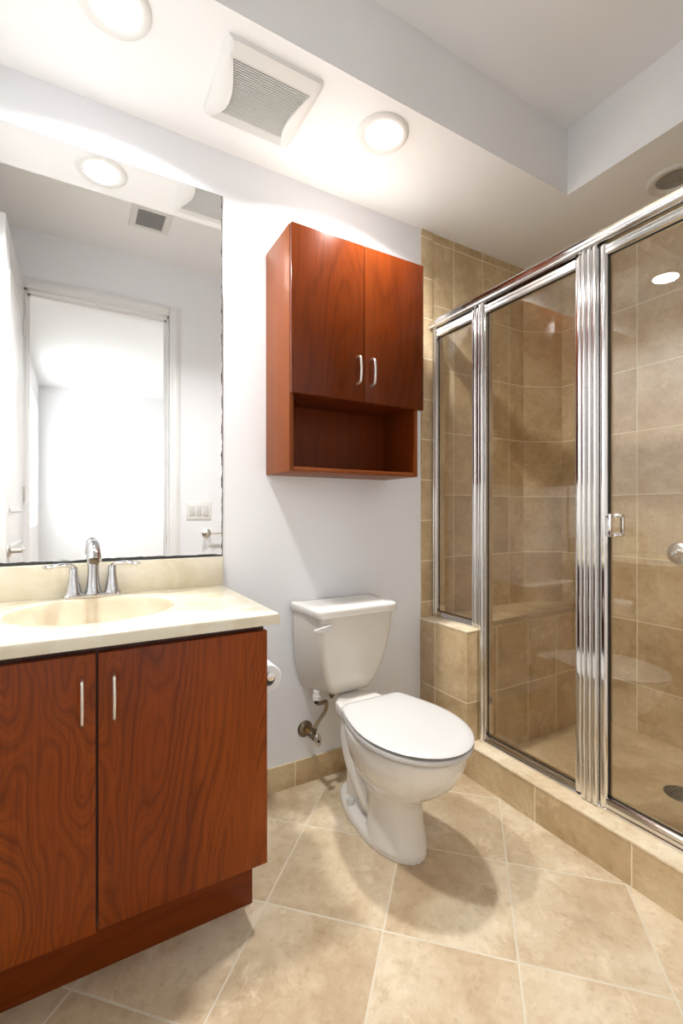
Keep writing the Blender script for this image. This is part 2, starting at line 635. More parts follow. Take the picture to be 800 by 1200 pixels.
win = struct('window_1', wn, M['white_trim'])
obj('pane', B().box(HX0 - 0.05, HX0 - 0.04, WY0, WY1, WZ0, WZ1), M['daylight'], win)

# ------------------------------------------------------------------ shower: curb, low wall, bench
cb = thing('shower_curb', 'low tiled shower curb with a pale stone cap along the glass', 'curb', (XS, 0.8, 0))
obj('curb_face', B().box(XS, XS + 0.14, YF, 1.403, 0.0, 0.127), M['tile_curb'], cb)
obj('curb_cap', B().box(XS - 0.003, XS + 0.145, YF, 1.403, 0.127, 0.138, 0.004), M['stone_cap'], cb)
lw = thing('shower_low_wall', 'low beige tiled wall behind the toilet under the narrow glass panel', 'low wall', (XS, 1.55, 0))
obj('wall_body', B().box(XS, XS + 0.15, 1.403, D, 0, 0.593, 0.002), M['tile_low'], lw)
obj('lit_wall_top', B().box(XS - 0.001, XS + 0.15, 1.401, D, 0.593, 0.603, 0.003), M['stone_cap'], lw)  # pale top: the light falling on it is put into the colour
bn = thing('shower_bench', 'tiled seat bench built across the far end of the shower', 'bench', (1.95, 1.55, 0.045))
bb = B().prism([(XS + 0.15, 1.41), (XR, 1.41), (XR, YD), (XD, D), (XS + 0.15, D)], 'z', 0.045, 0.597)
obj('bench_face', bb, M['tile_bench'], bn)
bt = B().prism([(XS + 0.15, 1.408), (XR, 1.408), (XR, YD), (XD, D), (XS + 0.15, D)], 'z', 0.597, 0.605)
obj('bench_seat', bt, M['tile_back'], bn)

# ------------------------------------------------------------------ shower enclosure
en = thing('shower_enclosure', 'framed glass shower enclosure with polished metal posts and header', 'shower enclosure', (1.50, 1.0, 0.138))
XF, XG = 1.483, 1.503
ZT, ZB = 2.008, 0.138


def ridged(n, x_front, x_back, a, b, dep=0.008):
    """fluted profile for a post: (x, y) polygon with n rounded ridges on the room side"""
    pts = [(x_back, a), ]
    w = (b - a) / n
    for i in range(n):
        for k in range(13):
            t = k / 12
            pts.append((x_front - dep * (1 - abs(2 * t - 1) ** 4), a + w * (i + t * 0.92 + 0.04)))
    pts.append((x_back, b))
    return pts


hd = B()
prof = [(1.535, 1.972), (1.468, 1.972), (1.462, 1.976), (1.462, 1.981), (1.466, 1.984), (1.461, 1.988), (1.459, 1.993),
        (1.463, 1.998), (1.460, 2.002), (1.463, 2.008), (1.535, 2.008)]
hd.prism(prof, 'y', YF, D - 0.004)
obj('header', hd, M['alu'], en, sharp=25)
tr = B()
tr.prism([(1.545, ZB), (XF - 0.005, ZB), (XF - 0.005, ZB + 0.006), (XF + 0.004, ZB + 0.009), (XF + 0.006, ZB + 0.016), (1.53, ZB + 0.018), (1.545, ZB + 0.012)],
         'y', YF, 1.400)
obj('bottom_track', tr, M['alu'], en, sharp=25)
sl = B()
sl.prism([(1.545, 0.603), (XF - 0.004, 0.603), (XF - 0.004, 0.610), (XF + 0.003, 0.614), (1.545, 0.618)], 'y', 1.372, D - 0.006)
obj('sill_track', sl, M['alu'], en, sharp=25)
wj = B()
wj.prism(ridged(2, XF + 0.002, 1.535, 1.668, D - 0.006, 0.006), 'z', 0.612, 1.972)
obj('wall_jamb', wj, M['alu'], en, sharp=25)
ps = B()
ps.prism(ridged(1, XF - 0.002, 1.535, 1.375, 1.400, 0.010), 'z', ZB, 1.972)
obj('corner_post', ps, M['alu'], en, sharp=25)
p2 = B()
p2.prism(ridged(3, XF - 0.004, 1.535, 0.8865, 0.944, 0.008), 'z', ZB + 0.004, 1.972)
obj('middle_post', p2, M['alu'], en, sharp=25)


def panel(name, y0, y1, z0, z1, stiles, rail_t, rail_b, n0=1, n1=1):
    """glazed frame: stiles=(left width at y1, right width at y0)"""
    wl, wr = stiles
    f = B()
    f.prism(ridged(n1, XF + 0.004, XF + 0.030, y1 - wl, y1, 0.006), 'z', z0, z1)
    f.prism(ridged(n0, XF + 0.004, XF + 0.030, y0, y0 + wr, 0.006), 'z', z0, z1)
    for a, b in ((z1 - rail_t, z1), (z0, z0 + rail_b)):
        h = b - a
        f.prism([(XF + 0.030, a), (XF + 0.004, a), (XF - 0.002, a + h * .12), (XF - 0.001, a + h * .42), (XF + 0.004, a + h * .48),
                 (XF - 0.002, a + h * .56), (XF - 0.001, a + h * .88), (XF + 0.004, b), (XF + 0.030, b)], 'y', y0 + wr * 0.9, y1 - wl * 0.9)
    fr = obj(name, f, M['alu'], en, sharp=25)
    g = obj('glass', B().box(XG - 0.003, XG + 0.003, y0 + wr - 0.004, y1 - wl + 0.004, z0 + rail_b - 0.004, z1 - rail_t + 0.004), M['glass'], fr)
    gk = B()
    ga, gb, gc, gd = y0 + wr, y1 - wl, z0 + rail_b, z1 - rail_t
    t = 0.0025
    for (a, b, c, d) in ((ga - .001, ga + t, gc, gd), (gb - t, gb + .001, gc, gd), (ga, gb, gc - .001, gc + t), (ga, gb, gd - t, gd + .001)):
        gk.box(XG - 0.007, XG - 0.003, a, b, c, d)
    obj('gasket', gk, M['black'], fr)
    return fr


panel('narrow_panel', 1.400, 1.684, 0.612, 1.970, (0.016, 0.048), 0.042, 0.018, 2, 1)
panel('fixed_panel', 0.944, 1.375, 0.150, 1.970, (0.008, 0.028), 0.038, 0.016, 1, 1)
dr = panel('door_panel', 0.235, 0.886, 0.146, 1.966, (0.026, 0.03), 0.034, 0.032, 1, 1)
hb = B()
for sx, xo in ((-1, XG - 0.036), (1, XG + 0.036)):
    hb.box(min(xo - .004, xo + .004), max(xo - .005, xo + .005), 0.836, 0.848, 1.022, 1.092, 0.002)
    for z in (1.026, 1.088):
        hb.cyl((XG, 0.842, z), (xo, 0.842, z), 0.006)
obj('handle', hb, M['chrome'], dr)

# shower valve on the right wall and the floor drain
sv = thing('shower_valve', 'round brushed metal shower valve on the right tiled wall', 'shower valve', (XR, 1.03, 0.915))
obj('escutcheon', B().lathe([(0.050, 0), (0.050, 0.004), (0.044, 0.010), (0.030, 0.013), (0.0, 0.014)], (XR, 1.03, 0.915), (-1, 0, 0), 40), M['nickel'], sv)
obj('lever', B().lathe([(0.018, 0.012), (0.018, 0.04), (0.014, 0.046), (0, 0.047)], (XR, 1.03, 0.915), (-1, 0, 0)).tube(
    [(XR - .034, 1.03, 0.915), (XR - .042, 1.0, 0.917), (XR - .046, 0.965, 0.915)], [0.009, 0.007, 0.006]), M['chrome'], sv)
dn = thing('shower_drain', 'round dark drain in the shower floor', 'drain', (1.96, 0.86, 0.045))
obj('flange', B().lathe([(0.055, 0), (0.055, 0.003), (0.048, 0.004), (0.048, 0.002), (0, 0.002)], (1.96, 0.86, 0.045), seg=40), M['drain'], dn)
gr = B()
for i in range(-3, 4):
    w = math.sqrt(max(0, 0.046 ** 2 - (i * 0.0125) ** 2))
    gr.box(1.96 - w, 1.96 + w, 0.86 + i * 0.0125 - 0.003, 0.86 + i * 0.0125 + 0.003, 0.046, 0.0495)
obj('grate', gr, M['drain'], dn)

# ------------------------------------------------------------------ vanity
vn = thing('vanity_cabinet', 'red cherry two door vanity cabinet under the cream countertop', 'cabinet', (0.04, 1.45, 0))
cc_ = B()
cc_.box(XL + 0.003, XL + 0.019, 1.186, D - 0.012, 0.155, 0.803).box(0.425, 0.441, 1.186, D - 0.012, 0.155, 0.803)
cc_.box(XL + 0.019, 0.425, 1.190, D - 0.012, 0.155, 0.171).box(XL + 0.019, 0.425, D - 0.018, D - 0.012, 0.171, 0.803)
cc_.box(XL + 0.019, 0.425, 1.188, 1.206, 0.74, 0.803).box(0.02, 0.066, 1.188, 1.206, 0.171, 0.74)
obj('carcass', cc_, M['carcass'], vn)
obj('toe_kick', B().box(XL + 0.003, 0.433, 1.25, 1.268, 0.0, 0.1555, 0.002).box(0.417, 0.433, 1.268, D - 0.012, 0.0, 0.1555), M['vanity_kick'], vn)
VF = 1.166


def pull(b, x, z0, z1, yface, reach=0.026, r=0.0042):
    pts = smooth_path([(x, yface + 0.002, z0), (x, yface - reach * 0.75, z0 + 0.004), (x, yface - reach, z0 + 0.016),
                       (x, yface - reach - 0.003, (z0 + z1) / 2), (x, yface - reach, z1 - 0.016),
                       (x, yface - reach * 0.75, z1 - 0.004), (x, yface + 0.002, z1)], 5)
    b.tube(pts, r, 10)
    return b


for x0, x1, z0, hx, off, lab in ((-0.366, 0.0405, 0.159, 0.0135, (0, 0), 'left door'), (0.0455, 0.4445, 0.164, 0.0765, (3.3, 1.45), 'right door')):
    d = obj('door', B().box(x0, x1, VF, 1.186, z0, 0.784, 0.0012), M['vanity_door'], vn, uvoff=off)
    obj('handle', pull(B(), hx, 0.632, 0.735, VF, 0.020, 0.0038), M['nickel'], d)

# countertop with an integral oval basin
ct = thing('countertop', 'cream cultured marble countertop with oval basin and backsplash', 'countertop', (0.04, 1.42, 0.804))
CX0, CX1, CY0, CY1, CZ0, CZ1 = XL + 0.001, 0.470, 1.140, D - 0.002, 0.804, 0.834
SX, SY, SA, SB = 0.047, 1.445, 0.208, 0.182
sb = B()
n = 96
corner_angles = sorted(math.atan2(y - SY, x - SX) % (2 * PI) for x in (CX0, CX1) for y in (CY0, CY1))
angs = [2 * PI * i / n for i in range(n)]
for ca in corner_angles:
    k = min(range(n), key=lambda i: abs(angs[i] - ca))
    angs[k] = ca


def to_rect(a):
    dx, dy = math.cos(a), math.sin(a)
    t = min([(CX1 - SX) / dx if dx > 1e-9 else 1e9, (CX0 - SX) / dx if dx < -1e-9 else 1e9,
             (CY1 - SY) / dy if dy > 1e-9 else 1e9, (CY0 - SY) / dy if dy < -1e-9 else 1e9])
    return SX + dx * t, SY + dy * t


def ell(a, f):
    # the same direction a, on the ellipse
    r = 1 / math.sqrt((math.cos(a) / SA) ** 2 + (math.sin(a) / SB) ** 2) * f
    return SX + r * math.cos(a), SY + r * math.sin(a)


def inset(p, d):
    return (min(max(p[0], CX0 + d), CX1 - d), min(max(p[1], CY0 + d), CY1 - d))


rings = [[(*to_rect(a), CZ0) for a in angs],
         [(*to_rect(a), CZ1 - 0.007) for a in angs],
         [(*inset(to_rect(a), 0.0015), CZ1 - 0.003) for a in angs],
         [(*inset(to_rect(a), 0.006), CZ1) for a in angs],
         [(*ell(a, 1.10), CZ1) for a in angs],
         [(*ell(a, 1.03), CZ1 - 0.0004) for a in angs],
         [(*ell(a, 1.0), CZ1 - 0.002) for a in angs],
         [(*ell(a, 1.0), CZ0) for a in angs]]
sb.loft(rings, closed=True)
obj('slab', sb, M['marble'], ct)
bs = B()
brings = []
for f, dz in ((0.999, -0.002), (0.985, -0.006), (0.96, -0.018), (0.92, -0.045), (0.85, -0.08), (0.72, -0.112), (0.5, -0.132), (0.25, -0.140), (0.09, -0.143)):
    brings.append([(*ell(a, f), CZ1 + dz) for a in angs])
bs.loft(brings, False, True)
obj('sink_basin', bs, M['basin'], ct, sharp=60)
obj('sink_drain', B().lathe([(0.022, 0), (0.022, 0.003), (0.016, 0.004), (0, 0.003)], (SX, SY, CZ1 - 0.143)), M['chrome'], ct)
obj('backsplash', B().box(CX0, 0.472, 1.683, D - 0.001, CZ1 - 0.002, 0.937, 0.004), M['marble'], ct, uvoff=(0.7, 0.3))

# faucet
FX, FY, FZ = 0.050, 1.652, CZ1
fc = thing('faucet', 'chrome two handle faucet behind the oval basin', 'faucet', (FX, FY, FZ))
pl = B()
base = round_poly([(FX - 0.082, FY - 0.026), (FX + 0.082, FY - 0.026), (FX + 0.082, FY + 0.022), (FX - 0.082, FY + 0.022)], 0.018, 5)
pl.loft([[(x, y, FZ) for x, y in base], [(x, y, FZ + 0.007) for x, y in base],
         [(FX + (x - FX) * 0.94, FY + (y - FY) * 0.86, FZ + 0.012) for x, y in base]])
obj('base_plate', pl, M['faucet_chrome'], fc)
spt = B()
spt.lathe([(0.027, 0.010), (0.0215, 0.022), (0.018, 0.05), (0.0165, 0.085), (0.0165, 0.105)], (FX, FY, FZ), seg=28)
path = smooth_path([(FX, FY, FZ + 0.10), (FX, FY - 0.002, FZ + 0.135), (FX, FY - 0.022, FZ + 0.160), (FX, FY - 0.055, FZ + 0.163),
                    (FX, FY - 0.088, FZ + 0.146), (FX, FY - 0.104, FZ + 0.122)], 6)
spt.tube(path, [0.0175] * (len(path) - 7) + [0.0178, 0.018, 0.0183, 0.0186, 0.019, 0.0195, 0.020], 20)
obj('spout', spt, M['faucet_chrome'], fc)
obj('aerator', B().cyl((FX, FY - 0.1035, FZ + 0.123), (FX, FY - 0.107, FZ + 0.117), 0.0135, seg=20), M['tarnished'], fc)
for sgn in (-1, 1):
    hx = FX + sgn * 0.0535
    hd_ = obj('handle', B().lathe([(0.0265, 0.008), (0.022, 0.018), (0.0165, 0.045), (0.0125, 0.075), (0.0125, 0.090), (0.010, 0.096), (0, 0.097)],
                                  (hx, FY, FZ), seg=28), M['faucet_chrome'], fc)
    lv = smooth_path([(hx, FY, FZ + 0.094), (hx + sgn * 0.012, FY - 0.006, FZ + 0.102), (hx + sgn * 0.040, FY - 0.018, FZ + 0.104),
                      (hx + sgn * 0.066, FY - 0.026, FZ + 0.100), (hx + sgn * 0.078, FY - 0.030, FZ + 0.103)], 5)
    m = len(lv)
    obj('lever', B().tube(lv, [0.0085 + 0.0045 * math.sin(PI * min(1, i / (m - 1) * 1.0)) for i in range(m)], 12, ((0, 0, 1), 0.5)),
        M['faucet_chrome'], hd_)

# wall mirror
MX1, MZ0, MZ1 = 0.4725, 0.938, 2.268
mr = thing('wall_mirror', 'large frameless wall mirror with corroded black edges above the vanity', 'mirror', (0.05, D - 0.004, MZ0))
obj('glass_edge', B().box(XL + 0.003, MX1, D - 0.0055, D - 0.001, MZ0, MZ1), simple('mirror edge', rgb(50, 56, 54), 0.3), mr)
obj('mirror_face', B().face([(XL + 0.004, D - 0.0058, MZ0 + .001), (MX1 - .0008, D - 0.0058, MZ0 + .001), (MX1 - .0008, D - 0.0058, MZ1 - .0012), (XL + 0.004, D - 0.0058, MZ1 - .0012)]) and None or
    (lambda b: (b.box(XL + 0.004, MX1 - 0.0008, D - 0.0060, D - 0.0054, MZ0 + 0.001, MZ1 - 0.0012), b)[1])(B()),
    mirror(MX1, MZ0), mr)

# ------------------------------------------------------------------ wall cabinet over the toilet
wc = thing('wall_cabinet', 'cherry two door wall cabinet with open shelf above the toilet', 'cabinet', (0.93, D, 1.243))
x0, x1, yb, yf_, z0, z1, zs = 0.644, 1.212, D - 0.002, 1.478, 1.243, 2.104, 1.522
T = 0.016
bd = B()
bd.box(x0, x0 + T, yf_, yb, z0, z1, 0.001)
bd.box(x1 - T, x1, yf_, yb, z0, z1, 0.001)
obj('top_board', B().box(x0 + T, x1 - T, yf_, yb, z1 - T - 0.012, z1 - 0.012, 0.001), simple('neutral unseen board', rgb(150, 140, 128), 0.8), wc)  # unseen top, neutral colour made up to stop red bounce on the soffit
bd.box(x0 + T, x1 - T, yf_ + 0.002, yb, z0, z0 + T, 0.001)
obj('body', bd, M['cab_body'], wc, uvoff=(1.1, 0.2))
ins = B()
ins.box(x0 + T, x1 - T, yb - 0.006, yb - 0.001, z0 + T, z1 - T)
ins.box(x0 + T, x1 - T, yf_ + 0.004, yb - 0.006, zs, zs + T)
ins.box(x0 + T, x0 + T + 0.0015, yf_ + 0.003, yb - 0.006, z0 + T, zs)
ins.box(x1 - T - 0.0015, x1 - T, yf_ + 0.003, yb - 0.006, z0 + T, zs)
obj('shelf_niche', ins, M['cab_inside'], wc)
for xa, xb, hx, off in ((0.645, 0.9405, 0.910, (0.35, 0.8)), (0.9435, 1.227, 0.9715, (2.3, 0.0))):
    d = obj('door', B().box(xa, xb, 1.459, 1.477, 1.513, 2.100, 0.0012), M['cab_door'], wc, uvoff=off)
    obj('handle', pull(B(), hx, 1.576, 1.676, 1.459, 0.028, 0.0048), M['nickel'], d)

# ------------------------------------------------------------------ toilet
TX = 0.933
tl = thing('toilet', 'white two piece toilet with closed lid beside the shower', 'toilet', (TX, 1.35, 0))


def egg(z, yfr, yc, ybk, hw, n=48, pf=2.0, pb=2.4):
    """closed plan outline: rounder front (towards -Y), squarer back"""
    out = []
    for i in range(n):
        a = 2 * PI * i / n
        c, s = math.cos(a), math.sin(a)
        p = pf if s < 0 else pb
        x = hw * math.copysign(abs(c) ** (2 / p), c)
        y = (yc - yfr if s < 0 else ybk - yc) * math.copysign(abs(s) ** (2 / p), s)
        out.append((TX + x, yc + y, z))
    return out


bw = B()
def eggs(rows, k=5):
    out = []
    for i in range(len(rows) - 1):
        a, b, c, d = rows[max(i - 1, 0)], rows[i], rows[i + 1], rows[min(i + 2, len(rows) - 1)]
        for j in range(k):
            t = j / k
            out.append([0.5 * (2 * q + (r - p) * t + (2 * p - 5 * q + 4 * r - w) * t * t + (3 * q - p - 3 * r + w) * t ** 3)
                        for p, q, r, w in zip(a, b, c, d)])
    out.append(list(rows[-1]))
    return [egg(*r) for r in out]


bw.loft(eggs([(0.02, 1.128, 1.26, 1.35, 0.093), (0.06, 1.140, 1.26, 1.345, 0.088), (0.11, 1.150, 1.26, 1.345, 0.083), (0.16, 1.146, 1.25, 1.36, 0.083),
         (0.195, 1.120, 1.24, 1.42, 0.096), (0.23, 1.072, 1.22, 1.43, 0.118), (0.27, 1.025, 1.20, 1.44, 0.141), (0.32, 0.992, 1.19, 1.44, 0.160),
         (0.36, 0.980, 1.19, 1.44, 0.167), (0.382, 0.978, 1.19, 1.44, 0.167)]))
# base flange
bw.loft([egg(0.0, 1.124, 1.30, 1.585, 0.096, pb=2.0), egg(0.022, 1.126, 1.30, 1.585, 0.095, pb=2.0), egg(0.034, 1.134, 1.30, 1.575, 0.087, pb=2.0)])
# rear shelf under the tank
shelf = round_poly([(TX - 0.115, 1.36), (TX + 0.115, 1.36), (TX + 0.093, 1.503), (TX + 0.03, 1.575), (TX - 0.03, 1.575), (TX - 0.093, 1.503)], 0.012, 3)
bw.loft([[(TX + (x - TX) * f, y, z) for x, y in shelf] for f, z in ((0.80, 0.325), (0.93, 0.345), (1, 0.362), (1, 0.388), (0.96, 0.394))])
bw.loft([[(TX + sx * hx_, y, z) for sx, y in ((-1, a), (1, a), (1, b_), (-1, b_))] for z, hx_, a, b_ in
         ((0.03, 0.045, 1.34, 1.50), (0.15, 0.045, 1.34, 1.50), (0.28, 0.050, 1.36, 1.52), (0.35, 0.058, 1.38, 1.535))])
for sg in (-1, 1):
    tp = smooth_path([(TX + sg * 0.056, 1.455, 0.35), (TX + sg * 0.066, 1.445, 0.275), (TX + sg * 0.066, 1.40, 0.19), (TX + sg * 0.050, 1.35, 0.115), (TX + sg * 0.03, 1.31, 0.07)], 5)
    bw.tube(tp, 0.033, 14)
bowl = obj('bowl', bw, M['porcelain'], tl, sharp=180)
rm = bowl.modifiers.new('fuse', 'REMESH')
rm.mode = 'VOXEL'
rm.voxel_size = 0.0045
rm.use_smooth_shade = True
sm = bowl.modifiers.new('soften', 'SMOOTH')
sm.factor = 0.5
sm.iterations = 4

# seat ring and lid
so = [(0.3900, 0.966, 0.169), (0.392, 0.960, 0.1745), (0.400, 0.956, 0.177), (0.4065, 0.959, 0.1745), (0.408, 0.972, 0.162)]


def lid_ring(z, yfr, hw, bk=1.405, bw_=0.128, n=44):
    """seat outline: rounded nose, cut straight at the hinge"""
    out = []
    yc = 1.185
    for i in range(n + 1):
        a = PI + PI * i / n
        out.append((TX + hw * math.cos(a), yc + (yc - yfr) * math.sin(a), z))
    k = bw_ / 0.176 * hw
    for i in range(1, 10):
        t = i / 9
        w = hw + (k - hw) * (t ** 1.7)
        out.append((TX + w, yc + (bk - 0.012 - yc) * t, z))
    out.append((TX + k - 0.014, bk, z))
    out.append((TX - k + 0.014, bk, z))
    for i in range(9, 0, -1):
        t = i / 9
        w = hw + (k - hw) * (t ** 1.7)
        out.append((TX - w, yc + (bk - 0.012 - yc) * t, z))
    return out


obj('seat', B().loft([lid_ring(z, y, h) for z, y, h in so]), M['seat'], tl, sharp=50)
lidr = [(0.4130, 0.966, 0.167), (0.4145, 0.959, 0.1735), (0.418, 0.955, 0.1755), (0.4225, 0.9615, 0.170), (0.4245, 0.978, 0.155), (0.4265, 1.03, 0.115), (0.4270, 1.11, 0.05)]
rr_ = [lid_ring(z, y, h, 1.405 - max(0, (0.170 - h)) * 1.0) for z, y, h in lidr]
obj('seat_lid', B().loft(rr_), M['seat'], tl, sharp=60)
for sg in (-1, 1):
    obj('seat_hinge', B().box(TX + sg * 0.075 - 0.024, TX + sg * 0.075 + 0.024, 1.388, 1.432, 0.389, 0.411, 0.007), M['seat'], tl)
for sg in (-1, 1):
    obj('bolt_cap', B().lathe([(0.015, 0), (0.015, 0.014), (0.011, 0.022), (0, 0.023)], (TX + sg * 0.060, 1.445, 0.031), seg=20), M['seat'], tl)

# tank


def tank_ring(z, hb, hf, yf2, yb2, rf=0.03, rb=0.012):
    return [(x, y, z) for x, y in round_poly([(TX - hb, yb2), (TX - hf, yf2), (TX + hf, yf2), (TX + hb, yb2)], [rb, rf, rf, rb], 6)]


tk = B()
tk.loft([tank_ring(0.394, 0.130, 0.066, 1.560, 1.665, 0.03), tank_ring(0.402, 0.146, 0.080, 1.543, 1.680, 0.03), tank_ring(0.418, 0.156, 0.092, 1.534, 1.688, 0.03),
         tank_ring(0.45, 0.166, 0.112, 1.525, 1.690, 0.034), tank_ring(0.50, 0.175, 0.132, 1.514, 1.692), tank_ring(0.56, 0.180, 0.148, 1.503, 1.692),
         tank_ring(0.63, 0.183, 0.159, 1.493, 1.692), tank_ring(0.712, 0.184, 0.166, 1.485, 1.692)])
obj('tank', tk, M['tank_porcelain'], tl, sharp=60)
ld = B()
ld.loft([tank_ring(0.710, 0.187, 0.172, 1.478, 1.695), tank_ring(0.713, 0.191, 0.177, 1.472, 1.697), tank_ring(0.736, 0.192, 0.178, 1.471, 1.697),
         tank_ring(0.741, 0.1905, 0.1765, 1.4725, 1.696), tank_ring(0.7445, 0.186, 0.172, 1.478, 1.692), tank_ring(0.7455, 0.15, 0.13, 1.52, 1.66)])
obj('tank_lid', ld, M['porcelain'], tl, sharp=70)
lv = B()
LZ = 0.677
lv.lathe([(0.013, 0), (0.013, 0.008), (0.010, 0.014)], (TX - 0.137, 1.492, LZ), (0, -1, 0), 20)
lv.loft([[(x, y, z) for (y, z) in ((ya, LZ - h), (yb2, LZ - h), (yb2, LZ + h), (ya, LZ + h))] for x, ya, yb2, h in
         ((TX - 0.122, 1.470, 1.482, 0.012), (TX - 0.137, 1.466, 1.480, 0.0115), (TX - 0.165, 1.460, 1.472, 0.0085), (TX - 0.196, 1.457, 1.466, 0.004), (TX - 0.200, 1.459, 1.464, 0.002))])
obj('flush_lever', lv, M['seat'], tl)
obj('tank_bolt', B().cyl((TX - 0.062, 1.585, 0.397), (TX - 0.062, 1.585, 0.372), 0.006).cyl((TX - 0.062, 1.585, 0.388), (TX - 0.062, 1.585, 0.381), 0.011), M['tarnished'], tl)

# supply valve
VX, VZ = 0.812, 0.217
va = thing('supply_valve', 'tarnished water supply valve on the wall below the toilet tank', 'valve', (VX, D, VZ))
obj('escutcheon', B().lathe([(0.033, 0), (0.033, 0.003), (0.026, 0.010), (0.014, 0.014), (0.010, 0.014)], (VX, D, VZ), (0, -1, 0), 32), M['tarnished'], va)
obj('stub_pipe', B().cyl((VX, D - 0.01, VZ), (VX, D - 0.062, VZ), 0.0085), M['brass'], va)
vb = B()
vb.lathe([(0.012, 0), (0.0135, 0.004), (0.0135, 0.014), (0.011, 0.018), (0.0125, 0.022), (0.0125, 0.040), (0.009, 0.044), (0.006, 0.046), (0.006, 0.066)], (VX, D - 0.052, VZ), (0, -1, 0), 20)
vb.cyl((VX, D - 0.080, VZ), (VX + 0.004, D - 0.080, VZ + 0.030), 0.009).cyl((VX + 0.004, D - 0.080, VZ + 0.024), (VX + 0.004, D - 0.080, VZ + 0.034), 0.0105, seg=6)
obj('valve_body', vb, M['tarnished'], va)
ov = B()
ov.loft([[(VX + 0.015 * f * math.cos(2 * PI * i / 28), D - 0.112 - h, VZ + 0.026 * f * math.sin(2 * PI * i / 28)) for i in range(28)] for f, h in
         ((0.85, 0), (1, 0.002), (1, 0.006), (0.8, 0.009))])
obj('valve_knob', ov, M['nickel'], va)
obj('knob_screw', B().cyl((VX, D - 0.119, VZ), (VX, D - 0.124, VZ), 0.005, seg=12), M['black'], va)
hs = smooth_path([(VX + 0.004, D - 0.080, VZ + 0.032), (VX + 0.022, D - 0.080, VZ + 0.058), (VX + 0.050, D - 0.085, VZ + 0.095), (VX + 0.048, D - 0.095, VZ + 0.132),
                  (VX + 0.022, D - 0.105, VZ + 0.137), (VX + 0.002, D - 0.108, VZ + 0.141), (VX - 0.002, D - 0.108, VZ + 0.166)], 6)
obj('supply_hose', B().tube(hs, 0.0078, 12), M['hose'], va)
obj('tank_nut', B().lathe([(0.012, 0), (0.016, 0.003), (0.016, 0.018), (0.013, 0.020), (0.013, 0.036)], (VX - 0.002, D - 0.108, VZ + 0.155), seg=10), M['plastic'], va)
obj('hose_collar', B().cyl((VX - 0.002, D - 0.108, VZ + 0.143), (VX - 0.002, D - 0.108, VZ + 0.156), 0.0085), M['black'], va)

# toilet paper on the vanity side
hp = thing('toilet_paper_holder', 'chrome toilet paper holder on the right side of the vanity', 'toilet paper holder', (0.4425, 1.37, 0.61))
h_ = B()
h_.lathe([(0.022, 0), (0.022, 0.004), (0.012, 0.008)], (0.4415, 1.435, 0.61), (1, 0, 0), 24)
h_.cyl((0.4415, 1.435, 0.61), (0.505, 1.435, 0.61), 0.007)
h_.cyl((0.505, 1.441, 0.61), (0.505, 1.300, 0.61), 0.007)
h_.lathe([(0.0075, 0), (0.012, 0.004), (0.012, 0.010), (0, 0.012)], (0.505, 1.302, 0.61), (0, -1, 0), 20)
obj('arm', h_, M['chrome'], hp)
tp = thing('toilet_paper_roll', 'white toilet paper roll behind the vanity corner', 'toilet paper', (0.505, 1.37, 0.61))
RZ = 0.597
obj('paper', B().loft([[(0.505 + r * math.cos(2 * PI * i / 40), y, RZ + r * math.sin(2 * PI * i / 40)) for i in range(40)] for r, y in
                       ((0.020, 1.312), (0.040, 1.312), (0.042, 1.315), (0.042, 1.412), (0.040, 1.415), (0.020, 1.415))], closed=True), M['paper'], tp)
obj('core', B().loft([[(0.505 + r * math.cos(2 * PI * i / 32), y, RZ + r * math.sin(2 * PI * i / 32)) for i in range(32)] for r, y in
                      ((0.0185, 1.311), (0.0202, 1.311), (0.0202, 1.416), (0.0185, 1.416))], closed=True), simple('card core', rgb(170, 168, 165), 0.6), tp)

# ------------------------------------------------------------------ ceiling fittings


def downlight(x, y, z, label, lit, watts=0, lens_r=0.060, r=0.093, group=None, colour=LIGHT_COL):
    t = thing('ceiling_downlight', label, 'ceiling light', (x, y, z), group)
    trim = B()
    trim.loft([[(x + q * math.cos(2 * PI * i / 48), y + q * math.sin(2 * PI * i / 48), z + dz) for i in range(48)] for q, dz in
               ((lens_r, -0.001), (lens_r + 0.002, -0.006), (r - 0.012, -0.009), (r - 0.003, -0.006), (r, -0.0005))], False, False)
    obj('trim_ring', trim, M['plastic'], t, sharp=60)
    le = B()
    if lit:
        le.lathe([(lens_r + 0.001, -0.0025), (lens_r * 0.6, -0.0035), (0, -0.004)], (x, y, z), seg=40, cap0=True)
        obj('lens', le, M['lens'], t)
        la = area_lamp(x, y, z - 0.008, lens_r, watts, colour)
        la.parent = t
        la.location = (0, 0, -0.008)
    else:
        le.lathe([(lens_r + 0.001, -0.002), (lens_r * 0.8, -0.004), (lens_r * 0.78, -0.002), (lens_r * 0.62, -0.005), (lens_r * 0.60, -0.003), (lens_r * 0.42, -0.006), (lens_r * 0.40, -0.004),
                  (lens_r * 0.2, -0.007), (0, -0.007)], (x, y, z), seg=40, cap0=True)
        obj('lens', le, M['bulb_off'], t)
    return t


downlight(0.09, 1.356, ZS, 'lit round ceiling downlight above the vanity mirror', True, DOWN_W)
downlight(0.944, 1.345, ZS, 'lit round ceiling downlight above the wall cabinet beside the fan', True, DOWN_W)
downlight(2.085, 0.940, ZS, 'unlit round downlight with grey lens over the shower', False)
downlight(0.40, -2.65, ZC, 'lit hall ceiling downlight reflected in the mirror', True, 1.5, colour=HALL_COL)
downlight(1.30, -1.60, ZC, 'added unseen hall fill lamp far from the doorway', True, HALL_FILL_W, colour=HALL_COL)  # added out of view to send fill through the doorway
downlight(1.05, -0.60, ZC, 'added unseen hall fill lamp just outside the doorway', True, HALL_FILL_W, colour=HALL_COL)  # second added lamp, unseen, brightens the bathroom from the hall

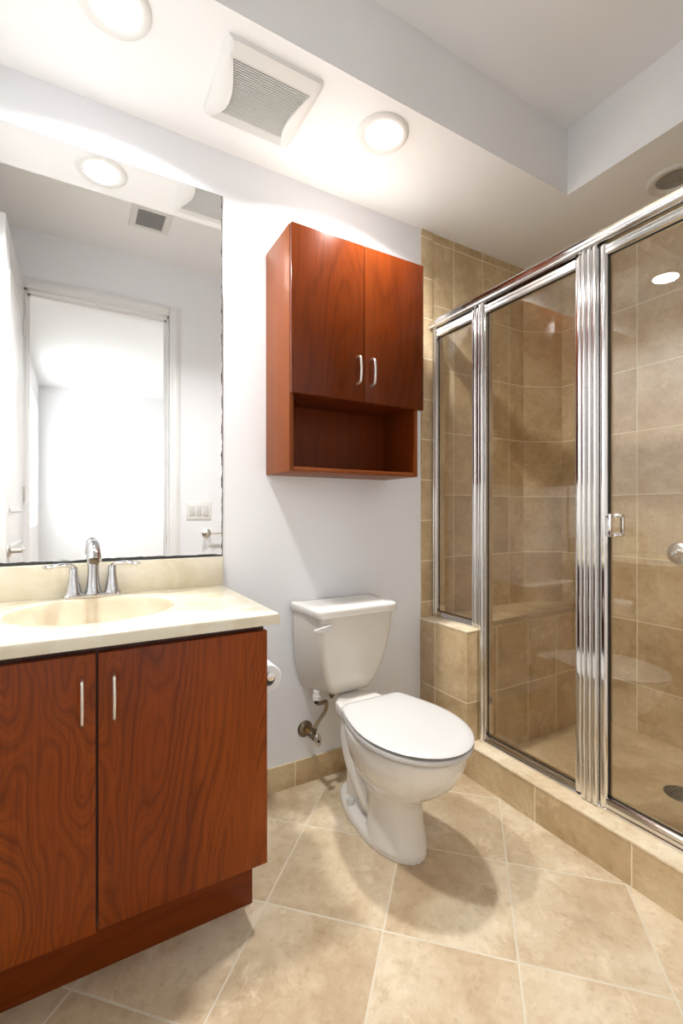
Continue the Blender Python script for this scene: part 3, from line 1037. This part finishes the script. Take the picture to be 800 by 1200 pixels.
# exhaust fan
FX0, FX1, FY0, FY1 = 0.368, 0.676, 1.268, 1.566
fn = thing('exhaust_fan', 'white square louvred exhaust fan on the soffit', 'exhaust fan', ((FX0 + FX1) / 2, (FY0 + FY1) / 2, ZS))
gy0, gy1 = FY0 + 0.046, FY1 - 0.002


def fan_edge(t):
    """half-width of the louvre opening at t along Y: pinched in the middle"""
    return 0.125 - 0.030 * math.sin(PI * min(1, max(0, t)) ** 1.1)


mx = (FX0 + FX1) / 2
fb = B()
hwf = (FX1 - FX0) / 2
K = 24
# front lip
fb.loft([[(mx + s_ * w, y, ZS - z) for s_, w, y, z in ((-1, hwf - 0.010, FY0 + 0.002, 0), (-1, hwf - .014, FY0 + 0.005, 0.013), (-1, hwf - 0.016, gy0, 0.022), (-1, hwf - 0.016, gy0, 0.0))],
         [(mx + s_ * w, y, ZS - z) for s_, w, y, z in ((1, hwf - 0.010, FY0 + 0.002, 0), (1, hwf - .014, FY0 + 0.005, 0.013), (1, hwf - 0.016, gy0, 0.022), (1, hwf - 0.016, gy0, 0.0))]])
# side cheeks: bulge down in the middle, inner edge follows the pinched opening
for s_ in (-1, 1):
    rings_ = []
    for i in range(K + 1):
        t = i / K
        y = FY0 + 0.004 + (FY1 - FY0 - 0.008) * t
        tt = (y - gy0) / (gy1 - gy0)
        zin = 0.022 + 0.012 * math.sin(PI * max(0, min(1, tt))) - 0.010 * max(0, t - 0.75) * 4 - 0.006 * max(0, 0.1 - t) * 10
        xi = fan_edge(tt)
        e = 1 - 0.5 * max(0, (abs(t - 0.5) - 0.44) / 0.06) ** 2 * 0.08
        rings_.append([(mx + s_ * hwf * e, y, ZS), (mx + s_ * (hwf * e - 0.001), y, ZS - 0.007), (mx + s_ * (hwf - 0.010) * e, y, ZS - 0.008 - zin * 0.25), (mx + s_ * (xi + 0.010), y, ZS - zin),
                       (mx + s_ * xi, y, ZS - zin + 0.002), (mx + s_ * xi, y, ZS)])
    fb.loft(rings_)
obj('cover', fb, M['plastic'], fn, sharp=50)
obj('intake', B().box(mx - 0.13, mx + 0.13, gy0, FY1 - 0.004, ZS - 0.006, ZS - 0.001), M['dark_gap'], fn)
gs = B()
NS = 27
for i in range(NS):
    t = (i + 0.5) / NS * 0.80
    y = gy0 + (gy1 - gy0) * t
    w = fan_edge(t) + 0.001
    zz = ZS - 0.021 - 0.004 * math.sin(PI * t)
    dy = (gy1 - gy0) * 0.80 / NS
    gs.loft([[(mx + s2 * w, y + a * dy, zz + b2) for a, b2 in ((-0.25, 0.0), (0.20, -0.0005), (0.20, 0.010), (-0.05, 0.012))] for s2 in (-1, 1)])
# solid tail of the grille curving back to the soffit
tl_ = []
for i in range(8):
    t = 0.80 + 0.2 * i / 7
    y = gy0 + (gy1 - gy0) * t
    w = fan_edge(t) + 0.001
    zz = ZS - 0.021 - 0.004 * math.sin(PI * t) + 0.010 * (i / 7)
    tl_.append([(mx - w, y, zz), (mx + w, y, zz), (mx + w, y, zz + 0.006), (mx - w, y, zz + 0.006)])
gs.loft(tl_)
obj('grille', gs, M['fan_slat'], fn, sharp=30)

# ceiling vent seen in the mirror
cv = thing('ceiling_vent', 'small white air vent with dark slats seen in the mirror', 'air vent', (0.36, 0.66, ZC))
vf = B()
ax0, ax1, ay0, ay1 = 0.258, 0.466, 0.555, 0.765
def rect(x0_, x1_, y0_, y1_, z_):
    return [(x0_, y0_, z_), (x1_, y0_, z_), (x1_, y1_, z_), (x0_, y1_, z_)]


vf.loft([rect(ax0, ax1, ay0, ay1, ZC), rect(ax0, ax1, ay0, ay1, ZC - 0.003), rect(ax0 + .004, ax1 - .004, ay0 + .004, ay1 - .004, ZC - 0.007),
         rect(ax0 + .034, ax1 - .034, ay0 + .026, ay1 - .026, ZC - 0.007), rect(ax0 + .036, ax1 - .036, ay0 + .028, ay1 - .028, ZC)], closed=True)
obj('frame', vf, M['plastic'], cv)
obj('duct', B().box(ax0 + 0.03, ax1 - 0.03, ay0 + 0.024, ay1 - 0.024, ZC - 0.0015, ZC - 0.0005), M['dark_gap'], cv)
sl_ = B()
for i in range(9):
    y = ay0 + 0.034 + i * (ay1 - ay0 - 0.068) / 8
    sl_.loft([[(x, y + a, ZC - 0.006 + b) for a, b in ((-0.003, 0), (0.002, 0), (0.006, 0.005), (0.003, 0.005))] for x in (ax0 + 0.034, ax1 - 0.034)])
obj('slats', sl_, simple('vent slat grey', rgb(150, 150, 150), 0.5), cv)

# ------------------------------------------------------------------ things seen only in the mirror
do = struct('door_1', B().box(-0.289, -0.254, YF + 0.026, YF + 0.776, 0.012, 2.372, 0.002), M['white_trim'])
kb = B()
kx, ky, kz = -0.254, YF + 0.715, 0.93
kb.lathe([(0.031, 0), (0.031, 0.006), (0.024, 0.012), (0.012, 0.014), (0.011, 0.05)], (kx, ky, kz), (1, 0, 0), 28)
kb.tube(smooth_path([(kx + .048, ky + .004, kz), (kx + .052, ky - .03, kz + .001), (kx + .050, ky - .075, kz - .001), (kx + .046, ky - .112, kz + .004)], 5),
        [0.011] * 5 + [0.010] * 5 + [0.008] * 6, 12)
obj('door_lever', kb, M['nickel'], do)
hi = B()
for z in (0.25, 1.2, 2.15):
    hi.cyl((-0.25, YF + 0.024, z - 0.045), (-0.25, YF + 0.024, z + 0.045), 0.006)
obj('hinges', hi, M['nickel'], do)
pn = B()
for z0_, z1_ in ((0.25, 0.95), (1.10, 2.20)):
    for a, b, c, d in ((YF + .13, YF + .67, z0_, z0_ + .02), (YF + .13, YF + .67, z1_ - .02, z1_), (YF + .13, YF + .15, z0_, z1_), (YF + .65, YF + .67, z0_, z1_)):
        pn.box(-0.2545, -0.250, a, b, c, d, 0.002)
obj('panel_moulding', pn, M['white_trim'], do)

sw = thing('light_switch', 'white triple light switch plate reflected in the mirror', 'light switch', (0.726, YF, 1.108))
obj('plate', B().box(0.645, 0.807, YF, YF + 0.006, 1.048, 1.170, 0.002), M['plastic'], sw)
for i in range(3):
    xx = 0.726 + (i - 1) * 0.046
    obj('rocker', B().box(xx - 0.016, xx + 0.016, YF + 0.005, YF + 0.010, 1.075, 1.143, 0.002), M['seat'], sw)
tb = thing('towel_bar', 'brushed metal towel bar reflected at the right edge of the mirror', 'towel bar', (1.05, YF, 0.958))
for xx in (0.775, 1.33):
    t_ = B()
    t_.lathe([(0.030, 0), (0.030, 0.006), (0.022, 0.010), (0.011, 0.014), (0.011, 0.056), (0.014, 0.062), (0.014, 0.078), (0, 0.080)], (xx, YF, 0.958), (0, 1, 0), 28)
    obj('post', t_, M['nickel'], tb)
obj('bar', B().cyl((0.775, YF + 0.068, 0.958), (1.33, YF + 0.068, 0.958), 0.0075), M['nickel'], tb)
st = tag(obj('strike_plate', B().box(DX1 - 0.0135, DX1 - 0.0118, YF - 0.035, YF - 0.005, 0.885, 0.945), M['nickel']), 'small metal strike plate on the right door jamb seen in the mirror', 'strike plate')
